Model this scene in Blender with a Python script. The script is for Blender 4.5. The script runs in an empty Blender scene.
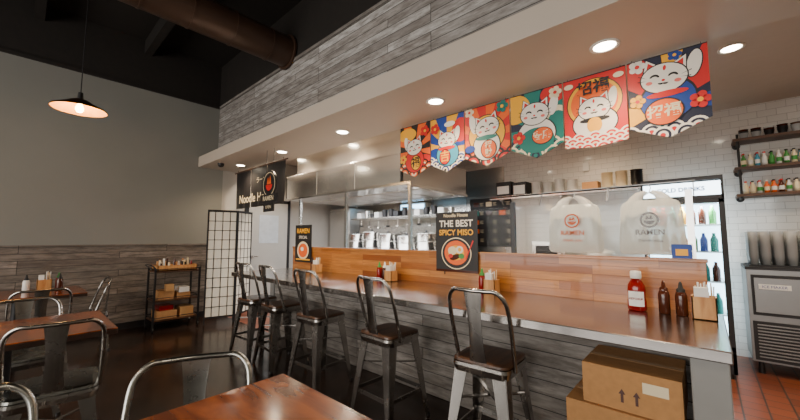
import bpy, math, random
from mathutils import Vector, Matrix
random.seed(7)
scene = bpy.context.scene
pi = math.pi

# ------------------------------------------------------------------ materials
def _new(name):
    m = bpy.data.materials.new(name); m.use_nodes = True
    nt = m.node_tree
    return m, nt, nt.nodes['Principled BSDF'], nt.nodes, nt.links

def mat(name, col, rough=0.5, metal=0.0, emit=None, estr=0.0, var=0.06, nscale=12.0, coat=0.0, bump=0.0, nmap=None, rvar=0.0):
    m, nt, b, N, L = _new(name)
    b.inputs['Roughness'].default_value = rough
    b.inputs['Metallic'].default_value = metal
    b.inputs['Coat Weight'].default_value = coat
    if emit:
        b.inputs['Emission Color'].default_value = (*emit, 1)
        b.inputs['Emission Strength'].default_value = estr
    geo = N.new('ShaderNodeNewGeometry')
    no = N.new('ShaderNodeTexNoise'); no.inputs['Scale'].default_value = nscale; no.inputs['Detail'].default_value = 4
    if nmap:
        mp = N.new('ShaderNodeMapping'); mp.inputs['Scale'].default_value = nmap
        L.new(geo.outputs['Position'], mp.inputs['Vector']); L.new(mp.outputs[0], no.inputs['Vector'])
    else: L.new(geo.outputs['Position'], no.inputs['Vector'])
    r = N.new('ShaderNodeValToRGB')
    r.color_ramp.elements[0].position = 0.3; r.color_ramp.elements[1].position = 0.7
    r.color_ramp.elements[0].color = (*[c*(1-var) for c in col], 1)
    r.color_ramp.elements[1].color = (*[min(1, c*(1+var)) for c in col], 1)
    L.new(no.outputs['Fac'], r.inputs['Fac']); L.new(r.outputs['Color'], b.inputs['Base Color'])
    if rvar:
        rr = N.new('ShaderNodeMapRange'); rr.inputs['From Min'].default_value=0.3; rr.inputs['From Max'].default_value=0.7
        rr.inputs['To Min'].default_value=max(0.02,rough-rvar); rr.inputs['To Max'].default_value=rough+rvar
        L.new(no.outputs['Fac'], rr.inputs['Value']); L.new(rr.outputs[0], b.inputs['Roughness'])
    if bump:
        bp = N.new('ShaderNodeBump'); bp.inputs['Strength'].default_value = bump; bp.inputs['Distance'].default_value = 0.01
        L.new(no.outputs['Fac'], bp.inputs['Height']); L.new(bp.outputs['Normal'], b.inputs['Normal'])
    return m

def brickmat(name, axes, w, h, mortar, ramp, mortar_col, rough=0.5, grain=0.0, grain_scale=(1.5, 40), offset=0.37, freq=3, coat=0, bump=0.3, gcol=(0.1,0.09,0.08), metal=0.0):
    m, nt, b, N, L = _new(name)
    geo = N.new('ShaderNodeNewGeometry')
    sep = N.new('ShaderNodeSeparateXYZ'); L.new(geo.outputs['Position'], sep.inputs[0])
    com = N.new('ShaderNodeCombineXYZ')
    L.new(sep.outputs[axes[0].upper()], com.inputs['X']); L.new(sep.outputs[axes[1].upper()], com.inputs['Y'])
    br = N.new('ShaderNodeTexBrick'); L.new(com.outputs[0], br.inputs['Vector'])
    br.offset = offset; br.offset_frequency = freq; br.squash = 1
    br.inputs['Scale'].default_value = 1; br.inputs['Brick Width'].default_value = w; br.inputs['Row Height'].default_value = h
    br.inputs['Mortar Size'].default_value = mortar; br.inputs['Mortar Smooth'].default_value = 0.1
    br.inputs['Color1'].default_value = (0,0,0,1); br.inputs['Color2'].default_value = (1,1,1,1); br.inputs['Mortar'].default_value = (0.5,0.5,0.5,1)
    rp = N.new('ShaderNodeValToRGB'); L.new(br.outputs['Color'], rp.inputs['Fac'])
    cr = rp.color_ramp
    cr.elements[0].position = 0; cr.elements[0].color = (*ramp[0], 1)
    cr.elements[1].position = 1; cr.elements[1].color = (*ramp[-1], 1)
    for i in range(1, len(ramp)-1):
        e = cr.elements.new(i/(len(ramp)-1)); e.color = (*ramp[i], 1)
    last = rp.outputs['Color']
    if grain > 0:
        mp = N.new('ShaderNodeMapping'); mp.inputs['Scale'].default_value = (grain_scale[0], grain_scale[1], 1)
        L.new(com.outputs[0], mp.inputs['Vector'])
        vm = N.new('ShaderNodeVectorMath'); vm.operation = 'ADD'
        sc = N.new('ShaderNodeVectorMath'); sc.operation = 'SCALE'; sc.inputs['Scale'].default_value = 23
        L.new(br.outputs['Color'], sc.inputs[0]); L.new(mp.outputs[0], vm.inputs[0]); L.new(sc.outputs[0], vm.inputs[1])
        no = N.new('ShaderNodeTexNoise'); no.inputs['Scale'].default_value = 1; no.inputs['Detail'].default_value = 8; no.inputs['Roughness'].default_value = 0.7
        L.new(vm.outputs[0], no.inputs['Vector'])
        r2 = N.new('ShaderNodeValToRGB'); r2.color_ramp.elements[0].position = 0.38; r2.color_ramp.elements[1].position = 0.62
        L.new(no.outputs['Fac'], r2.inputs['Fac'])
        inv = N.new('ShaderNodeMath'); inv.operation = 'MULTIPLY_ADD'; inv.inputs[1].default_value = -grain; inv.inputs[2].default_value = grain
        L.new(r2.outputs['Color'], inv.inputs[0])
        mx = N.new('ShaderNodeMix'); mx.data_type = 'RGBA'; mx.inputs['B'].default_value = (*gcol, 1)
        L.new(inv.outputs[0], mx.inputs['Factor']); L.new(last, mx.inputs['A']); last = mx.outputs['Result']
    mm = N.new('ShaderNodeMix'); mm.data_type = 'RGBA'; mm.inputs['B'].default_value = (*mortar_col, 1)
    L.new(br.outputs['Fac'], mm.inputs['Factor']); L.new(last, mm.inputs['A'])
    L.new(mm.outputs['Result'], b.inputs['Base Color'])
    b.inputs['Roughness'].default_value = rough; b.inputs['Coat Weight'].default_value = coat; b.inputs['Metallic'].default_value = metal
    bp = N.new('ShaderNodeBump'); bp.inputs['Strength'].default_value = bump; bp.inputs['Distance'].default_value = 0.003; bp.invert = True
    L.new(br.outputs['Fac'], bp.inputs['Height']); L.new(bp.outputs['Normal'], b.inputs['Normal'])
    return m

def woodmat(name, c0, c1, axis_scale, rough=0.3, coat=0.0):
    m, nt, b, N, L = _new(name)
    geo = N.new('ShaderNodeNewGeometry'); mp = N.new('ShaderNodeMapping'); mp.inputs['Scale'].default_value = axis_scale
    L.new(geo.outputs['Position'], mp.inputs['Vector'])
    no = N.new('ShaderNodeTexNoise'); no.inputs['Scale'].default_value = 1.0; no.inputs['Detail'].default_value = 7; no.inputs['Distortion'].default_value = 0.6
    L.new(mp.outputs[0], no.inputs['Vector'])
    r = N.new('ShaderNodeValToRGB'); r.color_ramp.elements[0].position = 0.33; r.color_ramp.elements[1].position = 0.68
    r.color_ramp.elements[0].color = (*c0, 1); r.color_ramp.elements[1].color = (*c1, 1)
    L.new(no.outputs['Fac'], r.inputs['Fac']); L.new(r.outputs['Color'], b.inputs['Base Color'])
    b.inputs['Roughness'].default_value = rough; b.inputs['Coat Weight'].default_value = coat; b.inputs['Coat Roughness'].default_value = 0.12
    return m

def glassmat(name, refl=0.08, tint=(1,1,1), solid=0.0, scol=(0.8,0.82,0.82)):
    m = bpy.data.materials.new(name); m.use_nodes = True
    N, L = m.node_tree.nodes, m.node_tree.links
    p = N['Principled BSDF']; p.inputs['Base Color'].default_value = (*scol,1); p.inputs['Roughness'].default_value = 0.2
    t = N.new('ShaderNodeBsdfTransparent'); t.inputs[0].default_value = (*tint, 1)
    g = N.new('ShaderNodeBsdfGlossy'); g.inputs['Roughness'].default_value = 0.02
    f = N.new('ShaderNodeLayerWeight'); f.inputs['Blend'].default_value = refl
    mx = N.new('ShaderNodeMixShader')
    L.new(f.outputs['Fresnel'], mx.inputs[0]); L.new(t.outputs[0], mx.inputs[1]); L.new(g.outputs[0], mx.inputs[2])
    m2 = N.new('ShaderNodeMixShader'); m2.inputs[0].default_value = solid
    L.new(mx.outputs[0], m2.inputs[1]); L.new(p.outputs[0], m2.inputs[2])
    L.new(m2.outputs[0], N['Material Output'].inputs['Surface'])
    return m

M = {}
M['wall'] = mat('painted_wall_grey', (0.215,0.212,0.190), 0.65, var=0.04, nscale=1.5)
M['black'] = mat('black_paint', (0.010,0.007,0.005), 0.75, var=0.2)
M['blackmetal'] = mat('black_metal', (0.02,0.02,0.022), 0.4, 0.3)
M['soffit'] = mat('soffit_paint', (0.50,0.43,0.36), 0.5, var=0.02, nscale=2)
M['ceil'] = mat('kitchen_ceiling_paint', (0.52,0.45,0.37), 0.6, var=0.02)
M['kwall'] = mat('kitchen_wall_paint', (0.34,0.32,0.29), 0.5, var=0.02)
M['siding'] = brickmat('whitewashed_planks', 'xz', 1.7, 0.088, 0.003,
    [(0.24,0.215,0.20),(0.44,0.42,0.40),(0.30,0.275,0.255),(0.58,0.56,0.54),(0.26,0.24,0.225),(0.42,0.39,0.365)], (0.025,0.022,0.02), 0.75, grain=0.85, grain_scale=(4.5,24), gcol=(0.13,0.11,0.095), offset=0.31)
M['wains'] = brickmat('weathered_planks_wall', 'yz', 1.6, 0.088, 0.003,
    [(0.13,0.10,0.083),(0.25,0.205,0.17),(0.17,0.14,0.115),(0.31,0.26,0.225),(0.15,0.122,0.10)], (0.018,0.015,0.013), 0.6, grain=0.8, grain_scale=(4.5,24), gcol=(0.06,0.047,0.038))
M['base'] = brickmat('weathered_planks_bar', 'xz', 1.4, 0.095, 0.003,
    [(0.18,0.16,0.145),(0.34,0.31,0.285),(0.23,0.21,0.19),(0.40,0.37,0.34),(0.20,0.18,0.165)], (0.02,0.018,0.016), 0.65, grain=0.75, grain_scale=(4.5,24), gcol=(0.09,0.075,0.062))
M['plank'] = brickmat('acacia_planks', 'xz', 0.62, 0.064, 0.001,
    [(0.32,0.095,0.016),(0.56,0.22,0.045),(0.25,0.065,0.010),(0.62,0.27,0.068),(0.43,0.145,0.025)], (0.10,0.03,0.008), 0.30, grain=0.5, grain_scale=(3,50), gcol=(0.17,0.045,0.008), coat=0.25)
M['tile'] = brickmat('white_subway_tile', 'xz', 0.152, 0.076, 0.002, [(0.66,0.635,0.59),(0.72,0.695,0.65)], (0.42,0.40,0.37), 0.08, offset=0.5, freq=2, bump=0.5)
M['redtile'] = brickmat('quarry_tile', 'xy', 0.152, 0.152, 0.006, [(0.12,0.030,0.012),(0.19,0.050,0.020),(0.15,0.038,0.015)], (0.03,0.022,0.018), 0.35, offset=0.0, freq=2)
M['steel'] = mat('stainless_steel', (0.66,0.64,0.61), 0.24, 1.0, var=0.02, nscale=1, nmap=(1,1,20), rvar=0.015)
M['hoodsteel'] = mat('polished_hood_steel', (0.88,0.86,0.82), 0.20, 0.93, var=0.03, nscale=1, nmap=(0.6,0.6,3), rvar=0.06, bump=0.15)
M['steeltop'] = mat('stainless_counter_top', (0.42,0.40,0.385), 0.18, 1.0, var=0.05, nscale=3, rvar=0.05)
M['steel2'] = mat('brushed_steel_dull', (0.64,0.61,0.57), 0.34, 0.9, var=0.03, nscale=1)
M['icesteel'] = mat('ice_machine_steel', (0.22,0.215,0.21), 0.35, 0.8, var=0.04, nscale=5)
M['gun'] = mat('gunmetal', (0.37,0.35,0.33), 0.26, 1.0, var=0.08, nscale=6, rvar=0.04)
M['gunchair'] = mat('galvanised_metal', (0.33,0.33,0.31), 0.27, 1.0, var=0.08, nscale=6, rvar=0.04)
M['seatwood'] = woodmat('stool_seat_wood', (0.040,0.016,0.007), (0.12,0.05,0.022), (40,4,4), 0.3, 0.3)
M['tabletop'] = woodmat('table_wood', (0.085,0.015,0.004), (0.38,0.095,0.018), (3.0,12,3), 0.20, 0.4)
M['tableedge'] = mat('table_edge_dark', (0.03,0.013,0.008), 0.4)
M['endpanel'] = mat('grey_end_panel', (0.24,0.235,0.225), 0.45, var=0.03)
M['card'] = mat('cardboard', (0.44,0.22,0.08), 0.8, var=0.08, nscale=30)
M['tape'] = mat('packing_tape', (0.52,0.29,0.12), 0.25)
M['white'] = mat('white_plastic', (0.75,0.74,0.71), 0.4, var=0.02)
M['doorpaint'] = mat('door_paint', (0.42,0.41,0.38), 0.4, var=0.02)
M['bag'] = glassmat('translucent_bag_film', 0.15, (1,0.98,0.94), 0.78, (0.86,0.82,0.75))
M['paper'] = mat('white_paper', (0.8,0.79,0.76), 0.8)
M['lightwood'] = woodmat('light_wood', (0.42,0.17,0.045), (0.62,0.32,0.11), (30,30,4), 0.5)
M['cwood'] = woodmat('chopstick_wood', (0.62,0.42,0.22), (0.75,0.55,0.32), (80,80,6), 0.6)
M['darkshelf'] = woodmat('dark_shelf_wood', (0.05,0.020,0.008), (0.12,0.050,0.018), (5,40,40), 0.5)
M['red'] = mat('red', (0.60,0.008,0.006), 0.5, var=0.03)
M['redketch'] = mat('ketchup_red', (0.22,0.004,0.003), 0.15)
M['orange'] = mat('orange', (0.80,0.115,0.003), 0.5, var=0.03)
M['yellow'] = mat('yellow', (0.84,0.40,0.008), 0.5, var=0.03)
M['cream'] = mat('cream', (0.78,0.66,0.44), 0.6, var=0.02)
M['teal'] = mat('teal', (0.004,0.17,0.14), 0.5, var=0.03)
M['blue'] = mat('blue', (0.006,0.045,0.28), 0.5, var=0.03)
M['sky'] = mat('light_blue', (0.05,0.32,0.48), 0.5, var=0.03)
M['navy'] = mat('navy', (0.006,0.009,0.035), 0.55, var=0.05)
M['ink'] = mat('ink_black', (0.008,0.007,0.008), 0.5)
M['pink'] = mat('pink', (0.75,0.15,0.12), 0.5)
M['green'] = mat('green', (0.04,0.24,0.04), 0.4)
M['brown'] = mat('sauce_brown', (0.06,0.014,0.006), 0.15)
M['catwhite'] = mat('cat_white', (0.80,0.75,0.67), 0.6, var=0.01)
M['glass'] = glassmat('clear_glass', 0.12, (0.97,0.985,0.98))
M['cupglass'] = glassmat('clear_cup_plastic', 0.35, (0.95,0.96,0.96), 0.45, (0.85,0.87,0.87))
M['lamp'] = mat('lamp_lens', (1,0.95,0.85), 0.5, emit=(1.0,0.86,0.64), estr=40)
M['bulb'] = mat('warm_bulb', (1,0.8,0.5), 0.5, emit=(1.0,0.62,0.22), estr=40)
M['brass'] = mat('copper_shade', (0.22,0.10,0.04), 0.35, 1.0)
M['brassin'] = mat('shade_inner', (0.75,0.38,0.11), 0.5)
M['signwhite'] = mat('lit_sign', (0.8,0.9,1), 0.4, emit=(0.72,0.90,1.0), estr=7.0)
M['doorlite'] = mat('door_frosted_lite', (0.5,0.55,0.6), 0.2)
M['fridgein'] = mat('fridge_liner_glow', (0.75,0.85,0.92), 0.4, emit=(0.62,0.85,1.0), estr=3.5)  # emission put into the liner stands in for the cabinet's interior lighting
M['shoji'] = mat('shoji_paper', (0.66,0.63,0.55), 0.8, var=0.02)
M['duct'] = mat('fabric_duct_brown', (0.055,0.028,0.017), 0.45, 0.2, var=0.15, nscale=3)
M['led'] = mat('blue_led', (0.3,0.6,1), 0.4, emit=(0.35,0.7,1.0), estr=8)

# polished dark concrete floor
m, nt, b, N, L = _new('dark_polished_floor')
geo = N.new('ShaderNodeNewGeometry'); no = N.new('ShaderNodeTexNoise'); no.inputs['Scale'].default_value = 1.6; no.inputs['Detail'].default_value = 9; no.inputs['Roughness'].default_value = 0.65
L.new(geo.outputs['Position'], no.inputs['Vector'])
r = N.new('ShaderNodeValToRGB'); r.color_ramp.elements[0].position = 0.38; r.color_ramp.elements[1].position = 0.68
r.color_ramp.elements[0].color = (0.008,0.0045,0.003,1); r.color_ramp.elements[1].color = (0.040,0.018,0.010,1)
L.new(no.outputs['Fac'], r.inputs['Fac']); L.new(r.outputs['Color'], b.inputs['Base Color'])
rr = N.new('ShaderNodeMapRange'); rr.inputs['To Min'].default_value = 0.08; rr.inputs['To Max'].default_value = 0.30
L.new(no.outputs['Fac'], rr.inputs['Value']); L.new(rr.outputs[0], b.inputs['Roughness'])
M['floor'] = m

# ------------------------------------------------------------------ mesh builder
class B:
    def __init__(s): s.v=[]; s.f=[]; s.mi=[]; s.sm=[]; s.mats=[]; s.T=Matrix.Identity(4)
    def add(s, verts, faces, mk, smooth=False):
        mt = M[mk]
        if mt not in s.mats: s.mats.append(mt)
        k = s.mats.index(mt); o = len(s.v)
        s.v += [s.T @ Vector(p) for p in verts]
        for f in faces: s.f.append([i+o for i in f]); s.mi.append(k); s.sm.append(smooth)
    def box(s, x0,x1,y0,y1,z0,z1, mk):
        x0,x1=min(x0,x1),max(x0,x1); y0,y1=min(y0,y1),max(y0,y1); z0,z1=min(z0,z1),max(z0,z1)
        vs=[(x0,y0,z0),(x1,y0,z0),(x1,y1,z0),(x0,y1,z0),(x0,y0,z1),(x1,y0,z1),(x1,y1,z1),(x0,y1,z1)]
        s.add(vs, [(0,3,2,1),(4,5,6,7),(0,1,5,4),(1,2,6,5),(2,3,7,6),(3,0,4,7)], mk)
    def frus(s, p0, s0, p1, s1, mk):
        vs=[]
        for p,q in ((p0,s0),(p1,s1)):
            for a,c in ((-1,-1),(1,-1),(1,1),(-1,1)): vs.append((p[0]+a*q[0]/2, p[1]+c*q[1]/2, p[2]))
        s.add(vs, [(0,3,2,1),(4,5,6,7),(0,1,5,4),(1,2,6,5),(2,3,7,6),(3,0,4,7)], mk)
    def bar(s, p0, p1, w, mk, t=None):
        t = t or w
        p0,p1=Vector(p0),Vector(p1); d=(p1-p0).normalized()
        up=Vector((0,0,1)) if abs(d.z)<0.9 else Vector((0,1,0))
        a=d.cross(up).normalized(); c=a.cross(d).normalized()
        vs=[]
        for p in (p0,p1):
            for i,j in ((-1,-1),(1,-1),(1,1),(-1,1)): vs.append(p+a*i*w/2+c*j*t/2)
        s.add(vs, [(0,3,2,1),(4,5,6,7),(0,1,5,4),(1,2,6,5),(2,3,7,6),(3,0,4,7)], mk)
    def cyl(s, p0, p1, r0, r1, mk, seg=20, caps=True, smooth=True):
        p0,p1=Vector(p0),Vector(p1); d=(p1-p0).normalized()
        up=Vector((0,0,1)) if abs(d.z)<0.9 else Vector((1,0,0))
        a=d.cross(up).normalized(); c=d.cross(a).normalized()
        vs=[]
        for p,r in ((p0,r0),(p1,r1)):
            for i in range(seg):
                t=2*pi*i/seg; vs.append(p+a*math.cos(t)*r+c*math.sin(t)*r)
        fs=[(i,(i+1)%seg,seg+(i+1)%seg,seg+i) for i in range(seg)]
        s.add(vs, fs, mk, smooth)
        if caps: s.add(vs, [tuple(range(seg))[::-1], tuple(range(seg,2*seg))], mk, False)
    def lathe(s, prof, o, mk, seg=24, sx=1, sy=1):
        vs=[]; n=len(prof)
        for r,z in prof:
            for i in range(seg):
                t=2*pi*i/seg; vs.append((o[0]+r*math.cos(t)*sx, o[1]+r*math.sin(t)*sy, o[2]+z))
        fs=[(k*seg+i,k*seg+(i+1)%seg,(k+1)*seg+(i+1)%seg,(k+1)*seg+i) for k in range(n-1) for i in range(seg)]
        s.add(vs, fs, mk, True)
    def tube(s, pts, r, mk, seg=10, smoothpts=4):
        P=[Vector(p) for p in pts]
        if smoothpts>1:
            Q=[]
            for i in range(len(P)-1):
                a=P[max(i-1,0)];b_=P[i];c=P[i+1];d=P[min(i+2,len(P)-1)]
                for k in range(smoothpts):
                    t=k/smoothpts
                    Q.append(0.5*((2*b_)+(-a+c)*t+(2*a-5*b_+4*c-d)*t*t+(-a+3*b_-3*c+d)*t**3))
            Q.append(P[-1]); P=Q
        nrm=None; vs=[]
        for i,p in enumerate(P):
            d=(P[min(i+1,len(P)-1)]-P[max(i-1,0)]).normalized()
            if nrm is None:
                up=Vector((0,0,1)) if abs(d.z)<0.9 else Vector((1,0,0)); nrm=d.cross(up).normalized()
            nrm=(nrm-d*nrm.dot(d)).normalized(); c=d.cross(nrm)
            for k in range(seg):
                t=2*pi*k/seg; vs.append(p+nrm*math.cos(t)*r+c*math.sin(t)*r)
        n=len(P)
        fs=[(k*seg+i,k*seg+(i+1)%seg,(k+1)*seg+(i+1)%seg,(k+1)*seg+i) for k in range(n-1) for i in range(seg)]
        s.add(vs, fs, mk, True); s.add(vs, [tuple(range(seg))[::-1], tuple(range((n-1)*seg,n*seg))], mk)
    def make(s, name, bevel=0.0, parent=None):
        me=bpy.data.meshes.new(name)
        if s.v:
            xs=[p.x for p in s.v]; ys=[p.y for p in s.v]; zs=[p.z for p in s.v]
            o=Vector(((min(xs)+max(xs))/2,(min(ys)+max(ys))/2,min(zs)))
        else: o=Vector()
        me.from_pydata([p-o for p in s.v], [], s.f)
        for mt in s.mats: me.materials.append(mt)
        me.polygons.foreach_set('material_index', s.mi); me.polygons.foreach_set('use_smooth', s.sm)
        me.update()
        ob=bpy.data.objects.new(name, me); ob.location=o; scene.collection.objects.link(ob)
        if bevel:
            md=ob.modifiers.new('bevel','BEVEL'); md.width=bevel; md.segments=2; md.limit_method='ANGLE'; md.angle_limit=math.radians(40)
            md.use_clamp_overlap=True
        if parent: setparent(ob,parent)
        return ob
def setparent(ob, parent):
    bpy.context.view_layer.update()
    ob.parent=parent; ob.matrix_parent_inverse=parent.matrix_world.inverted()
def text(parent, s, loc, size, mk, rot=(pi/2,0,0), name='lettering', bold=0.0, sx=1.0):
    c=bpy.data.curves.new(name,'FONT'); c.body=s; c.size=size; c.align_x='CENTER'; c.align_y='CENTER'; c.extrude=0.0004; c.offset=bold
    c.materials.append(M[mk])
    ob=bpy.data.objects.new(name,c); ob.location=loc; ob.rotation_euler=rot; ob.scale=(sx,1,1); scene.collection.objects.link(ob)
    setparent(ob,parent); return ob
def light(kind, name, loc, energy, col, size=0.1, rot=(0,0,0), parent=None, **kw):
    l=bpy.data.lights.new(name,kind); l.energy=energy; l.color=col
    if kind=='AREA':
        l.shape='RECTANGLE'; l.size=size if not isinstance(size,tuple) else size[0]; l.size_y=size if not isinstance(size,tuple) else size[1]
    else: l.shadow_soft_size=size
    for k,v in kw.items(): setattr(l,k,v)
    ob=bpy.data.objects.new(name,l); ob.location=loc; ob.rotation_euler=rot; scene.collection.objects.link(ob)
    if parent: setparent(ob,parent)
    return ob

# ------------------------------------------------------------------ room shell
XL=-6.5; XR=2.6; YB=5.6; YF=-4.5; YS=2.31; ZC=4.5
b=B(); b.box(XL-0.1,XR+0.1,YF-0.1,2.46,-0.1,0,'floor'); b.make('floor')
b=B(); b.box(XL-0.1,XR+0.1,2.46,YB+0.1,-0.1,0.0,'redtile'); b.make('floor_kitchen')
b=B(); b.box(XL-0.1,XL,YF,YS+0.1,0,1.24,'wains'); b.box(XL-0.1,XL,YF,YS+0.1,1.24,3.74,'wall'); b.box(XL-0.1,XL,YF,YS,3.74,ZC,'black')
b.box(XL-0.1,XL,YS+0.1,YB,0,3.0,'kwall')
b.box(XL-0.005,XL+0.018,YF,YS+0.1,1.225,1.255,'wains'); b.make('wall_left')
b=B(); b.box(XL,XL+0.03,YF,YS,3.70,3.745,'black'); b.make('trim_wall_top')
b=B(); b.box(XL,XL+0.015,YF,2.6,0,0.10,'ink'); b.make('baseboard_left')
b=B(); b.box(XR,XR+0.1,YF,YB,0,ZC,'wall'); b.make('wall_right')
b=B(); b.box(XL,XR,YB,YB+0.1,0,2.96,'tile'); b.make('wall_back')
b=B(); b.box(XL,XR,YF-0.1,YF,0,0.5,'wall'); b.box(XL,XR,YF-0.1,YF,2.9,ZC,'wall')
b.box(XL,-6.0,YF-0.1,YF,0.5,2.9,'wall'); b.box(1.8,XR,YF-0.1,YF,0.5,2.9,'wall'); b.make('wall_front')
b=B()
for x in (-6.0,-4.05,-2.1,-0.15,1.75): b.box(x,x+0.05,YF-0.08,YF-0.02,0.5,2.9,'blackmetal')
b.box(-6,1.8,YF-0.08,YF-0.02,0.5,0.55,'blackmetal'); b.box(-6,1.8,YF-0.08,YF-0.02,2.85,2.9,'blackmetal')
b.make('window_1')
b=B(); b.box(XL-0.1,XR+0.1,YF-0.1,YS+0.15,ZC,ZC+0.1,'black'); b.make('ceiling')
b=B(); b.box(XL,XR,2.45,YB,2.90,2.97,'ceil'); b.make('ceiling_kitchen')
b=B(); b.box(XL,XR,YS,YS+0.14,2.76,3.70,'siding'); b.box(XL,XR,YS-0.015,YS+0.14,3.70,3.745,'base'); b.box(XL,XR,YS,YS+0.14,3.745,ZC,'black'); b.make('wall_bulkhead')
b=B(); b.box(XL,XR,2.0,2.80,2.58,2.76,'soffit'); b.box(XL,XR,2.45,2.80,2.76,2.90,'soffit'); b.make('ceiling_soffit',0.004)
b=B()
for y in (-3.6,-2.4,-1.2,0.0,1.2): b.box(XL,XR,y-0.05,y+0.05,4.28,ZC,'black')
b.make('trim_ceiling_joists')
b=B(); cx,cz=-4.12,3.88
b.cyl((cx,YF+0.02,cz),(cx,YS-0.03,cz),0.20,0.20,'duct',36)
y=YF+0.2
while y<YS-0.05: b.cyl((cx,y,cz),(cx,y+0.02,cz),0.207,0.207,'duct',36); y+=0.45
b.cyl((cx,YS-0.04,cz),(cx,YS-0.017,cz),0.235,0.235,'duct',36)
for y in (-3.6,-2.4,-1.2,0.0,1.2): b.cyl((cx,y,cz+0.19),(cx,y,4.279),0.006,0.006,'ink',6)
b.make('air_duct')
b=B(); y0,y1=2.9,3.7
b.box(XL+0.001,XL+0.03,y0-0.07,y0,0,2.12,'ink'); b.box(XL+0.001,XL+0.03,y1,y1+0.07,0,2.12,'ink'); b.box(XL+0.001,XL+0.03,y0-0.07,y1+0.07,2.05,2.12,'ink')
b.box(XL+0.001,XL+0.045,y0,y1,0.02,2.05,'doorpaint'); b.box(XL+0.04,XL+0.05,3.1,3.5,1.25,1.8,'doorlite')
b.cyl((XL+0.045,2.97,1.0),(XL+0.1,2.97,1.0),0.02,0.02,'steel'); b.bar((XL+0.1,2.95,1.0),(XL+0.1,3.07,1.0),0.015,'steel')
b.make('door_1')

# ------------------------------------------------------------------ downlights
WARM=(1.0,0.75,0.49)
def downlight(x,y,z,power=60,col=WARM):
    b=B()
    b.lathe([(0.085,0),(0.085,-0.006),(0.068,-0.008),(0.062,-0.002)],(x,y,z),'white',28)
    vs=[(x+0.064*math.cos(2*pi*i/28),y+0.064*math.sin(2*pi*i/28),z-0.003) for i in range(28)]
    b.add(vs,[tuple(range(28))[::-1]],'lamp')
    o=b.make('recessed_downlight')
    light('SPOT','downlight_beam',(x,y,z-0.02),power,col,0.06,parent=o,spot_size=math.radians(140),spot_blend=0.9)
for x in (-5.80,-4.44,-3.07,-1.74,-0.41,0.93,2.1): downlight(x,2.43,2.58,76)
for x,y in ((0.25,3.79),(-1.6,3.9),(1.6,3.79)): downlight(x,y,2.90,130,(1.0,0.80,0.58))
downlight(-1.0,4.9,2.9,75); downlight(1.2,4.7,2.9,60)
for x in (-5.9,-4.3,-2.6): downlight(x,3.0,2.9,130,(1.0,0.84,0.66))  # extra downlights added to put highlights on the hood front

# ------------------------------------------------------------------ pendants
def pendant(x,y,z):
    b=B()
    b.cyl((x,y,z+0.14),(x,y,ZC),0.004,0.004,'ink',6)
    b.cyl((x,y,z+0.06),(x,y,z+0.15),0.026,0.018,'ink',16)
    b.lathe([(0.026,0.085),(0.06,0.075),(0.125,0.035),(0.20,-0.005),(0.208,-0.02)],(x,y,z),'brass',36)
    b.lathe([(0.204,-0.02),(0.195,-0.008),(0.12,0.03),(0.055,0.068),(0.01,0.075)],(x,y,z),'brassin',36)
    b.lathe([(0.0,-0.045),(0.02,-0.04),(0.032,-0.018),(0.03,0.005),(0.015,0.04),(0.012,0.07)],(x,y,z),'bulb',16)
    o=b.make('pendant_lamp')
    light('POINT','pendant_bulb',(x,y,z-0.07),13,(1.0,0.58,0.22),0.03,parent=o)
pendant(-4.42,0.31,2.60)
pendant(-4.42,-2.4,2.60)

# ------------------------------------------------------------------ bar counter
b=B()
CT=0.90
b.box(-4.7,0.06,1.90,2.78,CT-0.05,CT,'steeltop')
b.box(-4.62,-0.06,2.45,2.75,0.0,CT-0.05,'base')
b.box(-4.66,-4.56,2.43,2.75,0,CT-0.05,'endpanel')
b.box(-0.075,0.05,1.95,2.77,0,CT-0.05,'endpanel')
b.make('bar_counter',0.005)
b=B()
b.box(-4.68,0.0,2.79,2.815,CT-0.3,1.20,'plank'); b.box(-4.69,0.01,2.783,2.83,1.20,1.222,'plank')
b.box(-4.68,0.0,2.815,3.3,0.78,0.84,'steel2')
for x in (-4.6,-3.3,-1.9,-0.1): b.box(x-0.02,x+0.02,3.2,3.24,0,0.78,'steel2')
b.box(-4.68,0.0,2.815,2.83,0.0,0.8,'steel2')
b.make('wood_plank_partition',0.002)
b=B()
for x in (-4.6,-3.5,-2.40,-1.23,-0.06):
    h=1.98 if x<-2 else 1.66
    b.box(x-0.018,x+0.018,2.835,2.87,0.841,h,'steel' if x!=-1.23 else 'blackmetal')
b.bar((-4.6,2.852,1.965),(-2.4,2.852,1.965),0.03,'steel')
for x0,x1 in ((-2.38,-1.25),(-1.21,-0.08)): b.box(x0,x1,2.85,2.856,1.235,1.62,'glass')
b.make('sneeze_guard')

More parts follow.
